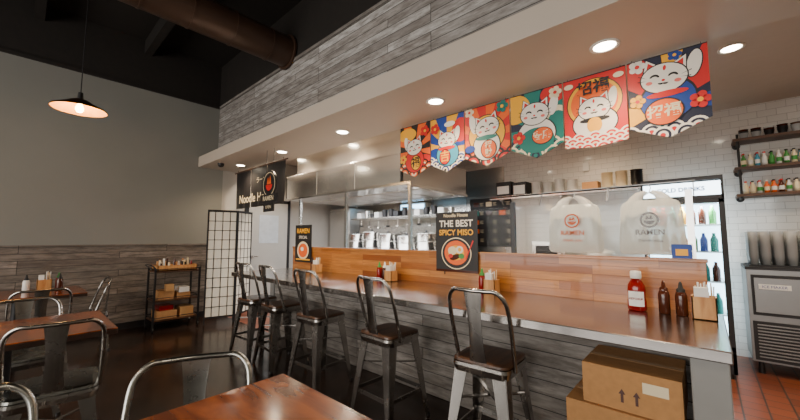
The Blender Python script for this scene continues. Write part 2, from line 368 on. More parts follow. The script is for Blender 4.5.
# ------------------------------------------------------------------ metal stools / chairs
def metal_seat(name, x, y, rot, s, top, seatmat, mk, stool):
    b=B(); b.T=Matrix.Translation((x,y,0))@Matrix.Rotation(rot,4,'Z')
    hw=0.165 if stool else 0.195
    sp=0.215 if stool else 0.225
    def rr(w,z,rad=0.05,n=5):
        out=[]
        for cx,cy,a0 in ((w-rad,w-rad,0),(-w+rad,w-rad,pi/2),(-w+rad,-w+rad,pi),(w-rad,-w+rad,1.5*pi)):
            for i in range(n+1):
                a=a0+pi/2*i/n; out.append((cx+rad*math.cos(a),cy+rad*math.sin(a),z))
        return out
    def loft(rings,mk,caps=True,sm=False):
        n=len(rings[0]); vs=[p for r in rings for p in r]
        fs=[(k*n+i,k*n+(i+1)%n,(k+1)*n+(i+1)%n,(k+1)*n+i) for k in range(len(rings)-1) for i in range(n)]
        if caps: fs+= [tuple(range(n))[::-1], tuple(range((len(rings)-1)*n,len(rings)*n))]
        b.add(vs,fs,mk,sm)
    loft([rr(hw+0.005,s-0.065),rr(hw+0.012,s-0.03),rr(hw+0.01,s-0.012)],mk)
    loft([rr(hw-0.002,s-0.012),rr(hw+0.008,s-0.006),rr(hw+0.006,s+0.008),rr(hw-0.02,s+0.012)],seatmat)
    for sx in (-1,1):
        for sy in (-1,1):
            T=(sx*(hw-0.012),sy*(hw-0.012)); F=(sx*sp,sy*sp)
            wt,wb=0.08,0.03
            b.frus((F[0]-sx*wb/2,F[1],0.0),(wb,0.006),(T[0]-sx*wt/2,T[1],s-0.03),(wt,0.006),mk)
            b.frus((F[0],F[1]-sy*wb/2,0.0),(0.006,wb),(T[0],T[1]-sy*wt/2,s-0.03),(0.006,wt),mk)
            b.cyl((F[0]-sx*0.008,F[1]-sy*0.008,0),(F[0]-sx*0.008,F[1]-sy*0.008,0.02),0.018,0.016,'ink',10)
    def at(z):
        t=z/(s-0.03); return sp+(hw-0.012-sp)*t
    if stool:
        z=0.20; k=at(z)-0.008
        for a,c in (((-k,-k),(k,-k)),((-k,k),(k,k)),((-k,-k),(-k,k)),((k,-k),(k,k))):
            b.bar((*a,z),(*c,z),0.008,mk,0.028)
        z=0.40; k=at(z)-0.01
    else: z=0.22; k=at(z)-0.01
    b.bar((-k,-k,z),(k,k,z),0.022,mk,0.008); b.bar((-k,k,z+0.009),(k,-k,z+0.009),0.022,mk,0.008)
    H=top-s; w=hw+0.012
    pts=[(-w,-0.06,s-0.04),(-w-0.006,-0.10,s+0.25*H),(-w-0.008,-0.145,s+0.60*H),(-w+0.002,-0.18,s+0.84*H),(-w+0.045,-0.205,s+0.965*H),(-w+0.10,-0.218,top-0.01),(0,-0.228,top-0.01)]
    pts+= [(-p[0],p[1],p[2]) for p in pts[-2::-1]]
    b.tube(pts,0.0125,mk,12,5)
    n=8; vs=[]
    for i in range(n+1):
        t=i/n; z=s-0.02+(top-0.012-s+0.02)*t; yy=-hw+0.005-(0.228-hw+0.005)*t**0.8; ww=0.055-0.016*math.sin(pi*t)
        for dx,dy in ((-ww,0.0),(-ww*0.5,-0.004),(ww*0.5,-0.004),(ww,0.0)): vs.append((dx,yy+dy,z))
    fs=[(k*4+i,k*4+i+1,(k+1)*4+i+1,(k+1)*4+i) for k in range(n) for i in range(3)]
    b.add(vs,fs,mk,True); b.add([(p[0],p[1]+0.004,p[2]) for p in vs],[f[::-1] for f in fs],mk,True)
    return b.make(name,0.0)
for x,r in ((-1.02,0.06),(-1.87,-0.04),(-2.78,0.05),(-3.50,-0.05),(-4.08,0.08)):
    metal_seat('bar_stool',x,1.97,r,0.63,1.06,'seatwood','gun',True)
metal_seat('dining_chair',-1.45,0.44,math.radians(-116),0.45,0.85,'gunchair','gunchair',False)
metal_seat('dining_chair',-1.60,-0.13,-pi/2+0.08,0.45,0.85,'gunchair','gunchair',False)
metal_seat('dining_chair',-3.05,0.20,pi/2-0.10,0.45,0.86,'gunchair','gun',False)
metal_seat('dining_chair',-3.98,0.06,-pi/2,0.45,0.85,'gunchair','gun',False)
metal_seat('dining_chair',-5.05,0.18,pi/2,0.45,0.85,'gun','gun',False)
metal_seat('dining_chair',-5.66,0.58,pi,0.45,0.85,'gun','gun',False)
metal_seat('dining_chair',-4.95,-0.5,pi/2,0.45,0.85,'gun','gun',False)

def table(x0,x1,y0,y1,z=0.75):
    b=B(); b.box(x0,x1,y0,y1,z-0.008,z,'tabletop'); b.box(x0-0.001,x1+0.001,y0-0.001,y1+0.001,z-0.04,z-0.008,'tableedge')
    cx,cy=(x0+x1)/2,(y0+y1)/2
    b.cyl((cx,cy,0.03),(cx,cy,z-0.05),0.035,0.035,'blackmetal',16); b.box(cx-0.2,cx+0.2,cy-0.2,cy+0.2,z-0.055,z-0.04,'blackmetal')
    b.lathe([(0.0,0.05),(0.05,0.05),(0.09,0.03),(0.17,0.012),(0.18,0.0)],(cx,cy,0),'blackmetal',28)
    return b.make('dining_table',0.003)
table(-1.43,-0.66,-0.42,0.82)
table(-3.80,-2.98,-0.52,0.48)
table(-5.95,-5.12,-0.50,0.54)

# ------------------------------------------------------------------ table / counter accessories
def caddy(x,y,z,w=0.10,h=0.11):
    b=B(); t=0.006
    b.box(x-w/2,x+w/2,y-w/2,y+w/2,z,z+t,'lightwood')
    b.box(x-w/2,x+w/2,y-w/2,y-w/2+t,z,z+h,'lightwood'); b.box(x-w/2,x+w/2,y+w/2-t,y+w/2,z,z+h,'lightwood')
    b.box(x-w/2,x-w/2+t,y-w/2,y+w/2,z,z+h,'lightwood'); b.box(x+w/2-t,x+w/2,y-w/2,y+w/2,z,z+h,'lightwood')
    b.box(x-w/2+0.012,x+w/2-0.03,y-w/2+0.012,y-0.005,z+t,z+h+0.05,'paper')
    for i in range(14):
        px=x+random.uniform(-w/2+0.015,w/2-0.015); py=y+random.uniform(0.005,w/2-0.015)
        b.bar((px,py,z+t),(px+random.uniform(-.012,.012),py+random.uniform(-.01,.01),z+h+random.uniform(0.05,0.09)),0.006,'paper' if i%2 else 'cwood')
    b.make('napkin_chopstick_caddy')
def squeeze(x,y,z,mk,s=1.0,cap='ink',name='sauce_bottle'):
    b=B()
    b.lathe([(0.0,0),(0.026,0),(0.029,0.005),(0.029,0.11),(0.025,0.13),(0.018,0.138)],(x,y,z),mk,20)
    b.lathe([(0.021,0.135),(0.021,0.15),(0.012,0.158),(0.008,0.185),(0.004,0.195),(0,0.195)],(x,y,z),cap,16)
    return b.make(name)
def ketchup(x,y,z):
    b=B()
    b.lathe([(0.0,0),(0.042,0),(0.050,0.008),(0.050,0.06),(0.044,0.085),(0.048,0.12),(0.045,0.155),(0.026,0.19),(0.021,0.20)],(x,y,z),'redketch',28,1.0,0.75)
    b.lathe([(0.0285,0.198),(0.030,0.202),(0.030,0.238),(0.026,0.243),(0,0.243)],(x,y,z),'white',24)
    vs=[]; n=10
    for zz in (0.03,0.12):
        for i in range(n+1):
            a=-pi/2-0.9+1.8*i/n; vs.append((x+0.0510*math.cos(a),y+0.0390*math.sin(a),z+zz))
    b.add(vs,[(i,i+1,n+2+i,n+1+i) for i in range(n)],'paper',True)
    o=b.make('ketchup_bottle'); text(o,'KETCHUP',(x,y-0.0405,z+0.075),0.016,'redketch',bold=0.0006); return o
ketchup(-0.335,2.60,CT)
squeeze(-0.20,2.60,CT,'brown',cap='brown'); squeeze(-0.12,2.60,CT,'brown')
caddy(-0.02,2.58,CT,0.105,0.125)
caddy(-1.33,2.62,CT); squeeze(-1.42,2.63,CT,'redketch',cap='green')
caddy(-2.47,2.62,CT); squeeze(-2.56,2.62,CT,'brown',cap='white'); squeeze(-2.64,2.62,CT,'redketch',cap='green')
caddy(-3.80,2.62,CT); squeeze(-3.90,2.62,CT,'brown')
caddy(-5.62,0.22,0.75,0.12,0.13); squeeze(-5.6,0.08,0.75,'white'); squeeze(-5.70,0.34,0.75,'redketch',cap='green'); squeeze(-5.55,0.34,0.75,'brown')

# ------------------------------------------------------------------ cartons under the counter
def carton(x0,x1,y0,y1,z0,z1,lab):
    b=B(); b.box(x0,x1,y0,y1,z0,z1-0.004,'card')
    ym=(y0+y1)/2; b.box(x0,x1,y0,ym-0.002,z1-0.004,z1,'card'); b.box(x0,x1,ym+0.002,y1,z1-0.004,z1,'card')
    b.box(x0-0.001,x1+0.001,ym-0.025,ym+0.025,z1-0.003,z1+0.0008,'tape'); b.box(x1,x1+0.0012,ym-0.025,ym+0.025,z1-0.07,z1,'tape')
    xm=(x0+x1)/2
    for k in (-0.03,0.03):
        b.add([(xm+k-0.006,y0-0.001,z0+0.04),(xm+k+0.006,y0-0.001,z0+0.04),(xm+k+0.006,y0-0.001,z0+0.08),(xm+k-0.006,y0-0.001,z0+0.08)],[(0,1,2,3)],'brown')
        b.add([(xm+k-0.015,y0-0.001,z0+0.08),(xm+k+0.015,y0-0.001,z0+0.08),(xm+k,y0-0.001,z0+0.105)],[(0,1,2)],'brown')
    if lab: b.box(x1-0.15,x1-0.05,y0-0.0012,y0,z1-0.09,z1-0.04,'cream')
    o=b.make('cardboard_carton',0.002)
    return o
carton(-0.56,-0.10,2.02,2.40,0.0,0.24,False)
carton(-0.60,-0.12,2.01,2.40,0.242,0.50,False)
carton(-0.52,-0.11,2.03,2.41,0.502,0.70,True)

# ------------------------------------------------------------------ privacy screen
def screen_panel(b,p0,p1,h=1.80):
    p0=Vector((*p0,0)); p1=Vector((*p1,0)); d=(p1-p0); w=d.length; d.normalize()
    b.T=Matrix.Translation(p0)@Matrix.Rotation(math.atan2(d.y,d.x),4,'Z')
    b.box(0.015,w-0.015,-0.003,0.003,0.12,h-0.02,'shoji')
    for a in (0.0,w-0.022): b.box(a,a+0.022,-0.012,0.012,0,h,'ink')
    for z in (0.10,h-0.025): b.box(0.02,w-0.02,-0.012,0.012,z,z+0.025,'ink')
    n=4
    for i in range(1,n): x=w*i/n; b.box(x-0.005,x+0.005,-0.007,0.007,0.12,h-0.02,'ink')
    z=0.12
    while z<h-0.1: z+=0.15; b.box(0.02,w-0.02,-0.007,0.007,z-0.005,z+0.005,'ink')
b=B(); P=[(-5.85,1.97),(-5.72,2.38),(-5.95,2.72)]
for i in range(2): screen_panel(b,P[i],P[i+1])
b.make('shoji_screen')

# ------------------------------------------------------------------ condiment cart
b=B(); x0,x1,y0,y1=-6.36,-5.97,1.35,1.93
for x in (x0,x1):
    for y in (y0,y1): b.box(x-0.012,x+0.012,y-0.012,y+0.012,0.05,0.90,'blackmetal'); b.cyl((x,y-0.01,0.03),(x,y+0.01,0.03),0.03,0.03,'ink',14)
for z in (0.14,0.42,0.84):
    b.box(x0,x1,y0,y1,z,z+0.02,'seatwood')
    for (a,c) in (((x0,y0),(x1,y0)),((x1,y0),(x1,y1)),((x1,y1),(x0,y1)),((x0,y1),(x0,y0))): b.bar((*a,z+0.05),(*c,z+0.05),0.01,'blackmetal')
b.tube([(x0,y0,0.9),(x0,y0-0.05,0.95),(x1,y0-0.05,0.95),(x1,y0,0.9)],0.009,'blackmetal',8,3)
b.box(-6.30,-6.05,1.42,1.62,0.44,0.56,'card'); b.box(-6.28,-6.06,1.66,1.84,0.44,0.52,'card'); b.box(-6.26,-6.04,1.68,1.82,0.52,0.60,'white')
b.box(-6.30,-6.02,1.40,1.66,0.16,0.27,'card'); b.box(-6.30,-6.02,1.70,1.88,0.16,0.30,'tape'); b.box(-6.28,-6.06,1.44,1.62,0.27,0.34,'redketch')
b.box(-6.10,-6.0,1.5,1.6,0.56,0.66,'tape')
b.box(-6.34,-6.0,1.38,1.90,0.86,0.875,'lightwood')
for (xa,xb,ya,yb) in ((-6.34,-6.0,1.38,1.39),(-6.34,-6.0,1.89,1.90),(-6.01,-6.0,1.38,1.90),(-6.34,-6.33,1.38,1.90)): b.box(xa,xb,ya,yb,0.86,0.94,'lightwood')
for i in range(26):
    px=random.uniform(-6.29,-6.06); py=random.uniform(1.42,1.86)
    b.cyl((px,py,0.875),(px,py,0.97+random.uniform(0,.07)),0.018,0.014,random.choice(['paper','ink','cream','lightwood','brown','redketch']),10)
b.make('condiment_cart')

# ------------------------------------------------------------------ range hood
b=B()
b.box(-5.65,-2.83,3.2,4.8,2.02,2.06,'hoodsteel')
b.box(-5.65,-2.83,3.2,3.23,2.06,2.44,'hoodsteel'); b.box(-5.65,-2.83,4.77,4.8,2.06,2.44,'steel')
b.box(-2.86,-2.83,3.2,4.8,2.06,2.44,'steel'); b.box(-5.65,-5.62,3.2,4.8,2.06,2.44,'steel')
b.box(-5.65,-2.83,3.2,4.8,2.43,2.46,'hoodsteel')
b.box(-5.5,-2.95,3.32,4.7,2.46,2.90,'hoodsteel')
b.box(-5.67,-2.81,3.185,3.2,2.02,2.05,'steel'); b.box(-2.83,-2.815,3.185,4.8,2.02,2.05,'steel')
for x in (-4.7,-3.75): b.box(x,x+0.008,3.195,3.2,2.06,2.44,'steel2')
for i in range(7): b.box(-5.5+i*0.38,-5.16+i*0.38,3.6,4.5,2.012,2.02,'steel2')
b.make('exhaust_hood',0.004)
b=B(); b.box(-5.5,-2.9,4.05,4.85,0.12,0.98,'steel'); b.box(-5.5,-2.9,4.03,4.05,0.85,0.96,'steel2')
for i in range(6):
    b.cyl((-5.3+i*0.44,4.03,0.9),(-5.3+i*0.44,3.99,0.9),0.022,0.02,'ink',12)
    b.cyl((-5.3+i*0.44,4.42,0.98),(-5.3+i*0.44,4.42,1.008),0.16,0.16,'ink',20)
for x in (-5.45,-2.95):
    for y in (4.1,4.8): b.cyl((x,y,0),(x,y,0.12),0.025,0.025,'steel',10)
b.box(-5.5,-2.9,4.85,4.88,0.98,1.75,'steel'); b.box(-5.5,-2.9,4.60,4.88,1.72,1.75,'steel')
b.make('cooking_range',0.003)
def pot(x,y,z,r,h):
    b=B(); b.lathe([(0,0),(r,0),(r,h),(r+0.008,h+0.004),(r+0.008,h+0.01),(r-0.004,h+0.01),(r*0.5,h+0.03),(0.02,h+0.035)],(x,y,z),'steel',28)
    b.lathe([(0.0,h+0.065),(0.02,h+0.06),(0.02,h+0.035)],(x,y,z),'ink',12)
    for q in (0.35,0.7): b.lathe([(r,h*q-0.004),(r+0.003,h*q),(r,h*q+0.004)],(x,y,z),'steel2',28)
    for sgn in (-1,1): b.tube([(x+sgn*r,y-0.05,z+h*0.8),(x+sgn*(r+0.04),y-0.04,z+h*0.8),(x+sgn*(r+0.04),y+0.04,z+h*0.8),(x+sgn*r,y+0.05,z+h*0.8)],0.006,'ink',8,2)
    b.make('stock_pot')
for x,h in ((-5.05,0.40),(-4.64,0.44),(-4.22,0.40),(-3.78,0.36),(-3.36,0.40)): pot(x,4.40,1.01,0.165,h)
b=B(); b.box(-5.4,-2.95,4.62,4.84,1.75,1.752,'steel2')
for i in range(14):
    x=-5.3+i*0.17
    if i%3==0: b.box(x-0.06,x+0.06,4.66,4.80,1.752,1.86,random.choice(['ink','card','white']))
    else: b.cyl((x,4.73,1.752),(x,4.73,1.752+random.uniform(.08,.18)),0.05,0.055,random.choice(['steel','ink','ink']),14)
b.make('kitchen_supplies')
b=B()
for i in range(9):
    x=-5.2+i*0.25; h=random.uniform(0.10,0.15)
    b.cyl((x,4.635,1.70),(x,4.635,1.70-h),0.006,0.006,'ink' if i%2 else 'steel',8)
    b.lathe([(0,0),(0.03,0.004),(0.04,0.02),(0.043,0.035)],(x,4.635,1.70-h-0.03),'steel' if i%3 else 'ink',14)
b.bar((-5.35,4.635,1.705),(-3.05,4.635,1.705),0.012,'steel')
b.make('hanging_ladles')
b=B(); b.box(-6.4,-5.72,4.75,5.45,0.1,2.0,'steel2'); b.box(-6.38,-5.74,4.72,4.75,0.15,1.0,'steel'); b.box(-6.38,-5.74,4.72,4.75,1.03,1.95,'steel')
for z in (0.7,1.2): b.bar((-5.80,4.69,z),(-5.80,4.69,z+0.22),0.02,'ink'); b.bar((-5.80,4.69,z+0.02),(-5.80,4.72,z+0.02),0.015,'ink'); b.bar((-5.80,4.69,z+0.2),(-5.80,4.72,z+0.2),0.015,'ink')
for x in (-6.35,-5.78):
    for y in (4.8,5.4): b.cyl((x,y,0),(x,y,0.1),0.03,0.03,'ink',10)
b.make('upright_freezer',0.004)
b=B(); b.box(-6.4,-2.55,5.57,5.595,0.9,2.60,'steel')
for x in (-5.0,-4.1,-3.3): b.box(x,x+0.01,5.565,5.57,0.9,2.6,'icesteel')
b.make('stainless_wall_cladding')
b=B(); b.box(-4.9,-4.2,5.48,5.563,1.93,2.08,'white'); b.box(-4.86,-4.24,5.468,5.48,1.96,2.05,'led'); b.make('fly_trap_lamp')
light('AREA','hood_fill',(-4.2,4.0,2.0),85,(0.93,0.96,1.0),(2.4,0.5),(0,0,0))  # area fill added under the hood to brighten the cooking line

# ------------------------------------------------------------------ back wall: shelf, bowls, menu, prep table
b=B(); b.box(-2.65,-0.48,5.22,5.6,2.0,2.025,'steel'); b.box(-2.65,-0.48,5.22,5.225,1.98,2.03,'steel')
for x in (-2.5,-1.55,-0.6): b.box(x-0.01,x+0.01,5.3,5.6,1.96,2.0,'steel'); b.bar((x,5.59,1.8),(x,5.3,1.99),0.015,'steel')
b.make('wall_shelf_steel')
b=B()
b.box(-2.55,-2.30,5.27,5.5,2.026,2.27,'ink'); b.box(-2.27,-2.05,5.27,5.5,2.026,2.24,'ink'); b.box(-2.25,-2.07,5.265,5.27,2.05,2.19,'white'); b.box(-2.53,-2.33,5.265,5.27,2.07,2.20,'white')
for x in (-1.92,-1.75,-1.58,-1.41):
    k=random.randint(6,8)
    for i in range(k): b.lathe([(0.045,0),(0.075,0.05),(0.08,0.052)],(x,5.38,2.026+i*0.025),'white',20)
b.box(-1.26,-1.06,5.3,5.5,2.026,2.14,'card')
for x in (-0.96,-0.79,-0.62):
    for i in range(7): b.lathe([(0.05,0),(0.07,0.06),(0.074,0.062)],(x,5.38,2.026+i*0.027),'cream' if x<-0.7 else 'ink',20)
b.make('takeout_bowl_stacks')
b=B(); b.box(-3.2,-2.42,5.53,5.565,1.2,2.06,'ink')
for r in range(5):
    for c in range(3):
        k=random.choice(['orange','cream','brown','teal','ink','ink'])
        b.box(-3.13+c*0.25,-3.02+c*0.25,5.525,5.53,1.27+r*0.16,1.35+r*0.16,k)
        for q in range(3): b.box(-3.0+c*0.25,-2.93+c*0.25-0.02*(q%2),5.526,5.53,1.285+r*0.16+q*0.022,1.291+r*0.16+q*0.022,'cream')
b.make('menu_board')
b=B(); b.box(-2.35,-0.55,4.95,5.58,0.86,0.90,'steel')
for x in (-2.3,-0.6):
    for y in (5.0,5.53): b.box(x-0.02,x+0.02,y-0.02,y+0.02,0,0.86,'steel')
b.box(-2.3,-0.6,5.0,5.53,0.25,0.28,'steel2')
b.make('prep_table',0.003)
b=B()
b.box(-1.9,-1.45,5.05,5.45,0.901,1.30,'steel'); b.box(-1.85,-1.55,5.045,5.05,0.96,1.24,'ink'); b.bar((-1.5,5.03,0.96),(-1.5,5.03,1.24),0.015,'steel')
b.make('microwave_oven',0.004)
b=B(); b.lathe([(0,0),(0.15,0),(0.17,0.03),(0.17,0.24),(0.15,0.27),(0.05,0.30),(0,0.3)],(-1.05,5.25,0.901),'white',24); b.box(-1.1,-1.0,5.06,5.09,0.97,1.05,'ink'); b.make('rice_cooker')

# ------------------------------------------------------------------ display fridge
b=B(); x0,x1,y0,y1=-0.50,0.17,4.62,5.3
b.box(x0,x0+0.03,y0,y1,0.05,1.96,'blackmetal'); b.box(x1-0.03,x1,y0,y1,0.05,1.96,'blackmetal')
b.box(x0,x1,y1-0.03,y1,0.05,1.96,'fridgein'); b.box(x0,x1,y0,y1,0.05,0.25,'blackmetal'); b.box(x0,x1,y0-0.02,y1,1.94,1.98,'blackmetal')
b.box(x0,x1,y0+0.02,y1,1.74,1.94,'blackmetal'); b.box(x0+0.02,x1-0.02,y0-0.008,y0+0.02,1.785,1.925,'signwhite'); b.box(x0,x1,y0-0.012,y0+0.02,1.745,1.785,'ink')
b.box(x0,x0+0.02,y0-0.012,y0+0.02,1.74,1.94,'ink'); b.box(x1-0.02,x1,y0-0.012,y0+0.02,1.74,1.94,'ink')
b.box(x0+0.03,x0+0.04,y0+0.03,y1-0.03,0.25,1.74,'fridgein'); b.box(x1-0.04,x1-0.03,y0+0.03,y1-0.03,0.25,1.74,'fridgein')
for z in (0.25,0.58,0.90,1.20,1.48):
    b.box(x0+0.04,x1-0.04,y0+0.06,y1-0.04,z,z+0.012,'white')
    for i in range(7):
        for j in range(2):
            px=x0+0.095+i*0.08; py=y0+0.12+j*0.12; c=random.choice(['red','green','orange','blue','yellow','white','brown','teal'])
            b.lathe([(0,0),(0.03,0),(0.031,0.12),(0.013,0.165),(0.013,0.19),(0,0.19)],(px,py,z+0.012),c,12)
b.box(x0,x0+0.045,y0-0.01,y0+0.02,0.26,1.745,'ink'); b.box(x1-0.045,x1,y0-0.01,y0+0.02,0.26,1.745,'ink')
b.box(x0,x1,y0-0.01,y0+0.02,1.705,1.745,'ink'); b.box(x0,x1,y0-0.01,y0+0.02,0.26,0.31,'ink')
b.box(x0+0.045,x1-0.045,y0,y0+0.005,0.31,1.705,'glass'); b.bar((x0+0.03,y0-0.035,0.9),(x0+0.03,y0-0.035,1.3),0.018,'steel')
for x in (x0+0.05,x1-0.05):
    for y in (y0+0.05,y1-0.05): b.cyl((x,y,0),(x,y,0.05),0.025,0.02,'ink',10)
fr=b.make('display_refrigerator',0.002)
text(fr,'COLD DRINKS',((x0+x1)/2,y0-0.010,1.853),0.06,'blue',bold=0.002)
light('AREA','fridge_lamp',((x0+x1)/2,y0+0.1,1.69),30,(0.75,0.90,1.0),(0.5,0.06),(math.radians(20),0,0),parent=fr)

# ------------------------------------------------------------------ ice machine, cups
b=B(); x0,x1,y0,y1=0.30,0.98,5.0,5.57
b.box(x0,x1,y0,y1,0.12,1.03,'icesteel'); b.box(x0-0.005,x1+0.005,y0-0.01,y1,1.03,1.06,'ink')
b.box(x0+0.03,x1-0.03,y0-0.012,y0,0.58,0.98,'ink'); b.box(x0+0.05,x1-0.05,y0-0.02,y0-0.01,0.61,0.95,'icesteel'); b.box(x0+0.02,x1-0.02,y0-0.012,y0,0.14,0.52,'ink')
b.box(x0+0.08,x0+0.30,y0-0.023,y0-0.02,0.84,0.89,'white')
for i in range(11): b.box(x0+0.05,x1-0.05,y0-0.02,y0-0.01,0.17+i*0.031,0.182+i*0.031,'icesteel')
for x in (x0+0.06,x1-0.06):
    for y in (y0+0.06,y1-0.06): b.cyl((x,y,0),(x,y,0.12),0.025,0.02,'ink',10)
o=b.make('ice_machine',0.005); text(o,'ICE MAKER',(x0+0.19,y0-0.0245,0.865),0.035,'blue')
b=B()
b.box(0.33,0.96,5.06,5.5,1.061,1.075,'ink')
for i in range(7):
    for j in range(3):
        for k in range(9):
            b.lathe([(0.0,0),(0.030,0),(0.040,0.10),(0.042,0.102)],(0.375+i*0.09,5.12+j*0.11,1.076+k*0.03),'cupglass',14)
b.make('stacked_cups')
b=B()
for z in (1.84,2.145,2.47):
    b.box(0.30,1.5,5.34,5.6,z-0.03,z,'darkshelf')
for x in (0.34,1.40):
    b.cyl((x,5.36,1.80),(x,5.36,2.52),0.012,0.012,'ink',10)
    for z in (1.80,2.10,2.425): b.cyl((x,5.36,z),(x,5.6,z),0.012,0.012,'ink',10); b.cyl((x,5.585,z),(x,5.6,z),0.035,0.035,'ink',14)
b.make('pipe_wall_shelf')
b=B()
for z,c,h in ((1.84,['cream','yellow','orange','white','brown'],0.14),(2.145,['cream','green','cream','white','sky'],0.15)):
    for i in range(20):
        for j in range(2):
            px=0.38+i*0.054; py=5.41+j*0.08
            b.lathe([(0,0),(0.021,0),(0.022,h*0.6),(0.010,h*0.8),(0.010,h),(0,h)],(px,py,z),random.choice(c),12)
            b.lathe([(0.012,h*0.92),(0.012,h*1.03),(0,h*1.03)],(px,py,z),random.choice(['white','red','ink']),10)
            b.lathe([(0.0225,h*0.2),(0.0225,h*0.5)],(px,py,z),random.choice(['white','cream','green']),12)
for i in range(10):
    px=0.40+i*0.10
    for k in range(3): b.lathe([(0.028,0),(0.042,0.07),(0.044,0.072)],(px,5.46,2.47+k*0.02),random.choice(['ink','brown','darkshelf','cupglass']),14)
b.make('shelf_bottles')

# ------------------------------------------------------------------ 2-D art helpers (plane facing -Y)
def clip(poly, conv):
    out=poly
    n=len(conv)
    for i in range(n):
        ax,ay=conv[i]; bx,by=conv[(i+1)%n]
        inp=out; out=[]
        if not inp: break
        def side(p): return (bx-ax)*(p[1]-ay)-(by-ay)*(p[0]-ax)
        for j in range(len(inp)):
            p,q=inp[j-1],inp[j]; sp,sq=side(p),side(q)
            if (sp>=0)!=(sq>=0):
                t=sp/(sp-sq); out.append((p[0]+(q[0]-p[0])*t,p[1]+(q[1]-p[1])*t))
            if sq>=0: out.append(q)
    return out
def ell(cx,cy,rx,ry,rot=0,n=26,a0=0,a1=2*pi):
    pts=[]
    for i in range(n):
        a=a0+(a1-a0)*i/(n if a1-a0>6.2 else n-1)
        x,y=rx*math.cos(a),ry*math.sin(a)
        pts.append((cx+x*math.cos(rot)-y*math.sin(rot),cy+x*math.sin(rot)+y*math.cos(rot)))
    return pts
class Art:
    def __init__(s,b,x0,z0,y,w,h,conv): s.b=b;s.x0=x0;s.z0=z0;s.y=y;s.w=w;s.h=h;s.c=conv;s.l=0
    def p(s,pts,mk,up=True):
        q=clip(pts,s.c)
        if len(q)<3: return
        if up: s.l+=1
        y=s.y-0.00012*s.l
        s.b.add([(s.x0+u*s.w, y, s.z0+v*s.w) for u,v in q],[tuple(range(len(q)))],mk)
def face(A,cx,cy,s,tilt=0.0):
    def R(pts): return [(cx+(x*math.cos(tilt)-y*math.sin(tilt))*s, cy+(x*math.sin(tilt)+y*math.cos(tilt))*s) for x,y in pts]
    for k in (-1,1):
        tri=[(k*0.16,0.62),(k*0.86,1.10),(k*0.92,0.20)]
        A.p(R([(x*1.05,y*1.05) for x,y in tri]),'ink'); A.p(R(tri),'catwhite')
        A.p(R([(k*0.38,0.66),(k*0.76,0.94),(k*0.80,0.42)]),'red')
    A.p(R(ell(0,0,1.06,0.86)),'ink'); A.p(R(ell(0,0,1.0,0.80)),'catwhite')
    for k in (-1,1):
        A.p(R(ell(k*0.40,0.06,0.22,0.19,0,14,0,pi)),'ink'); A.p(R(ell(k*0.40,0.02,0.15,0.11,0,14,0,pi)),'catwhite')
        A.p(R(ell(k*0.62,-0.22,0.15,0.10)),'pink')
        for dy in (-0.05,0.08,): A.p(R([(k*0.72,-0.02+dy),(k*1.15,0.08+dy*2.4),(k*1.15,0.03+dy*2.4)]),'ink')
    A.p(R(ell(0,-0.12,0.08,0.06)),'red')
    A.p(R(ell(-0.1,-0.26,0.13,0.10,0,10,pi,2*pi)),'ink'); A.p(R(ell(0.1,-0.26,0.13,0.10,0,10,pi,2*pi)),'ink')
    A.p(R(ell(0,0.55,0.07,0.14)),'red')
def scallops(A,y0,rows,r,cols):
    for k in range(rows,0,-1):
        yy=y0+(k-1)*r*0.55; off=(k%2)*r
        n=int(1/(2*r))+3
        for i in range(-1,n):
            for j,c in enumerate(cols): A.p(ell(i*2*r+off,yy,r*(1-j/len(cols)),r*(1-j/len(cols)),0,18),c,True)
def rays(A,cx,cy,n,c):
    for i in range(n):
        a0=2*pi*i/n; a1=a0+pi/n
        A.p([(cx,cy),(cx+3*math.cos(a0),cy+3*math.sin(a0)),(cx+3*math.cos(a1),cy+3*math.sin(a1))],c,i==0)
def flower(A,cx,cy,r,c,c2='yellow'):
    for i in range(5): A.p(ell(cx+r*0.6*math.cos(i*1.2566),cy+r*0.6*math.sin(i*1.2566),r*0.42,r*0.42,0,12),c,i==0)
    A.p(ell(cx,cy,r*0.28,r*0.28,0,10),c2)
H=0.56/0.42
def banner(i,x0,x1,d):
    w=x1-x0; b=B(); bottom=2.56-H*0.42
    conv=d.get('shape') or [(0,0.22),(0.5,0.0),(1,0.22),(1,H),(0,H)]
    conv=[(u,v*0.42/w) for u,v in conv]
    yb=2.772
    vs=[(x0+u*w,yb,bottom+v*w) for u,v in conv]; n=len(vs)
    b.add(vs,[tuple(range(n))],d['bg'])
    b.add([(p[0],yb+0.002,p[2]) for p in vs],[tuple(range(n))[::-1]],d['bg'])
    b.cyl((x0,yb+0.004,2.565),(x1,yb+0.004,2.565),0.005,0.005,'ink',8)
    for hx in (x0+0.03,x1-0.03): b.cyl((hx,yb+0.004,2.565),(hx,yb+0.004,2.58),0.002,0.002,'ink',6)
    A=Art(b,x0,bottom,yb-0.0006,w,0.56,conv)
    d['f'](A)
    o=b.make('lucky_cat_banner')
    for (s,u,v,sz,c) in d.get('txt',[]): text(o,s,(x0+u*w,A.y-0.00012*A.l-0.0012,bottom+v*w),sz,c,bold=0.0022)
def a1(A):
    rays(A,0.5,0.7,9,'ink'); A.p(ell(0.25,1.15,0.3,0.18),'yellow'); A.p(ell(0.8,0.3,0.3,0.25),'red'); scallops(A,0.1,3,0.16,['ink','orange','cream','red'])
    A.p(ell(0.5,0.42,0.32,0.32),'ink'); A.p(ell(0.5,0.42,0.30,0.30),'red'); A.p(ell(0.24,0.9,0.08,0.19,0.2),'catwhite'); face(A,0.5,0.78,0.25,0.1); A.p(ell(0.55,0.36,0.17,0.2),'ink'); A.p(ell(0.55,0.36,0.15,0.18),'yellow'); flower(A,0.85,1.15,0.14,'red'); flower(A,0.12,0.5,0.12,'yellow','red')
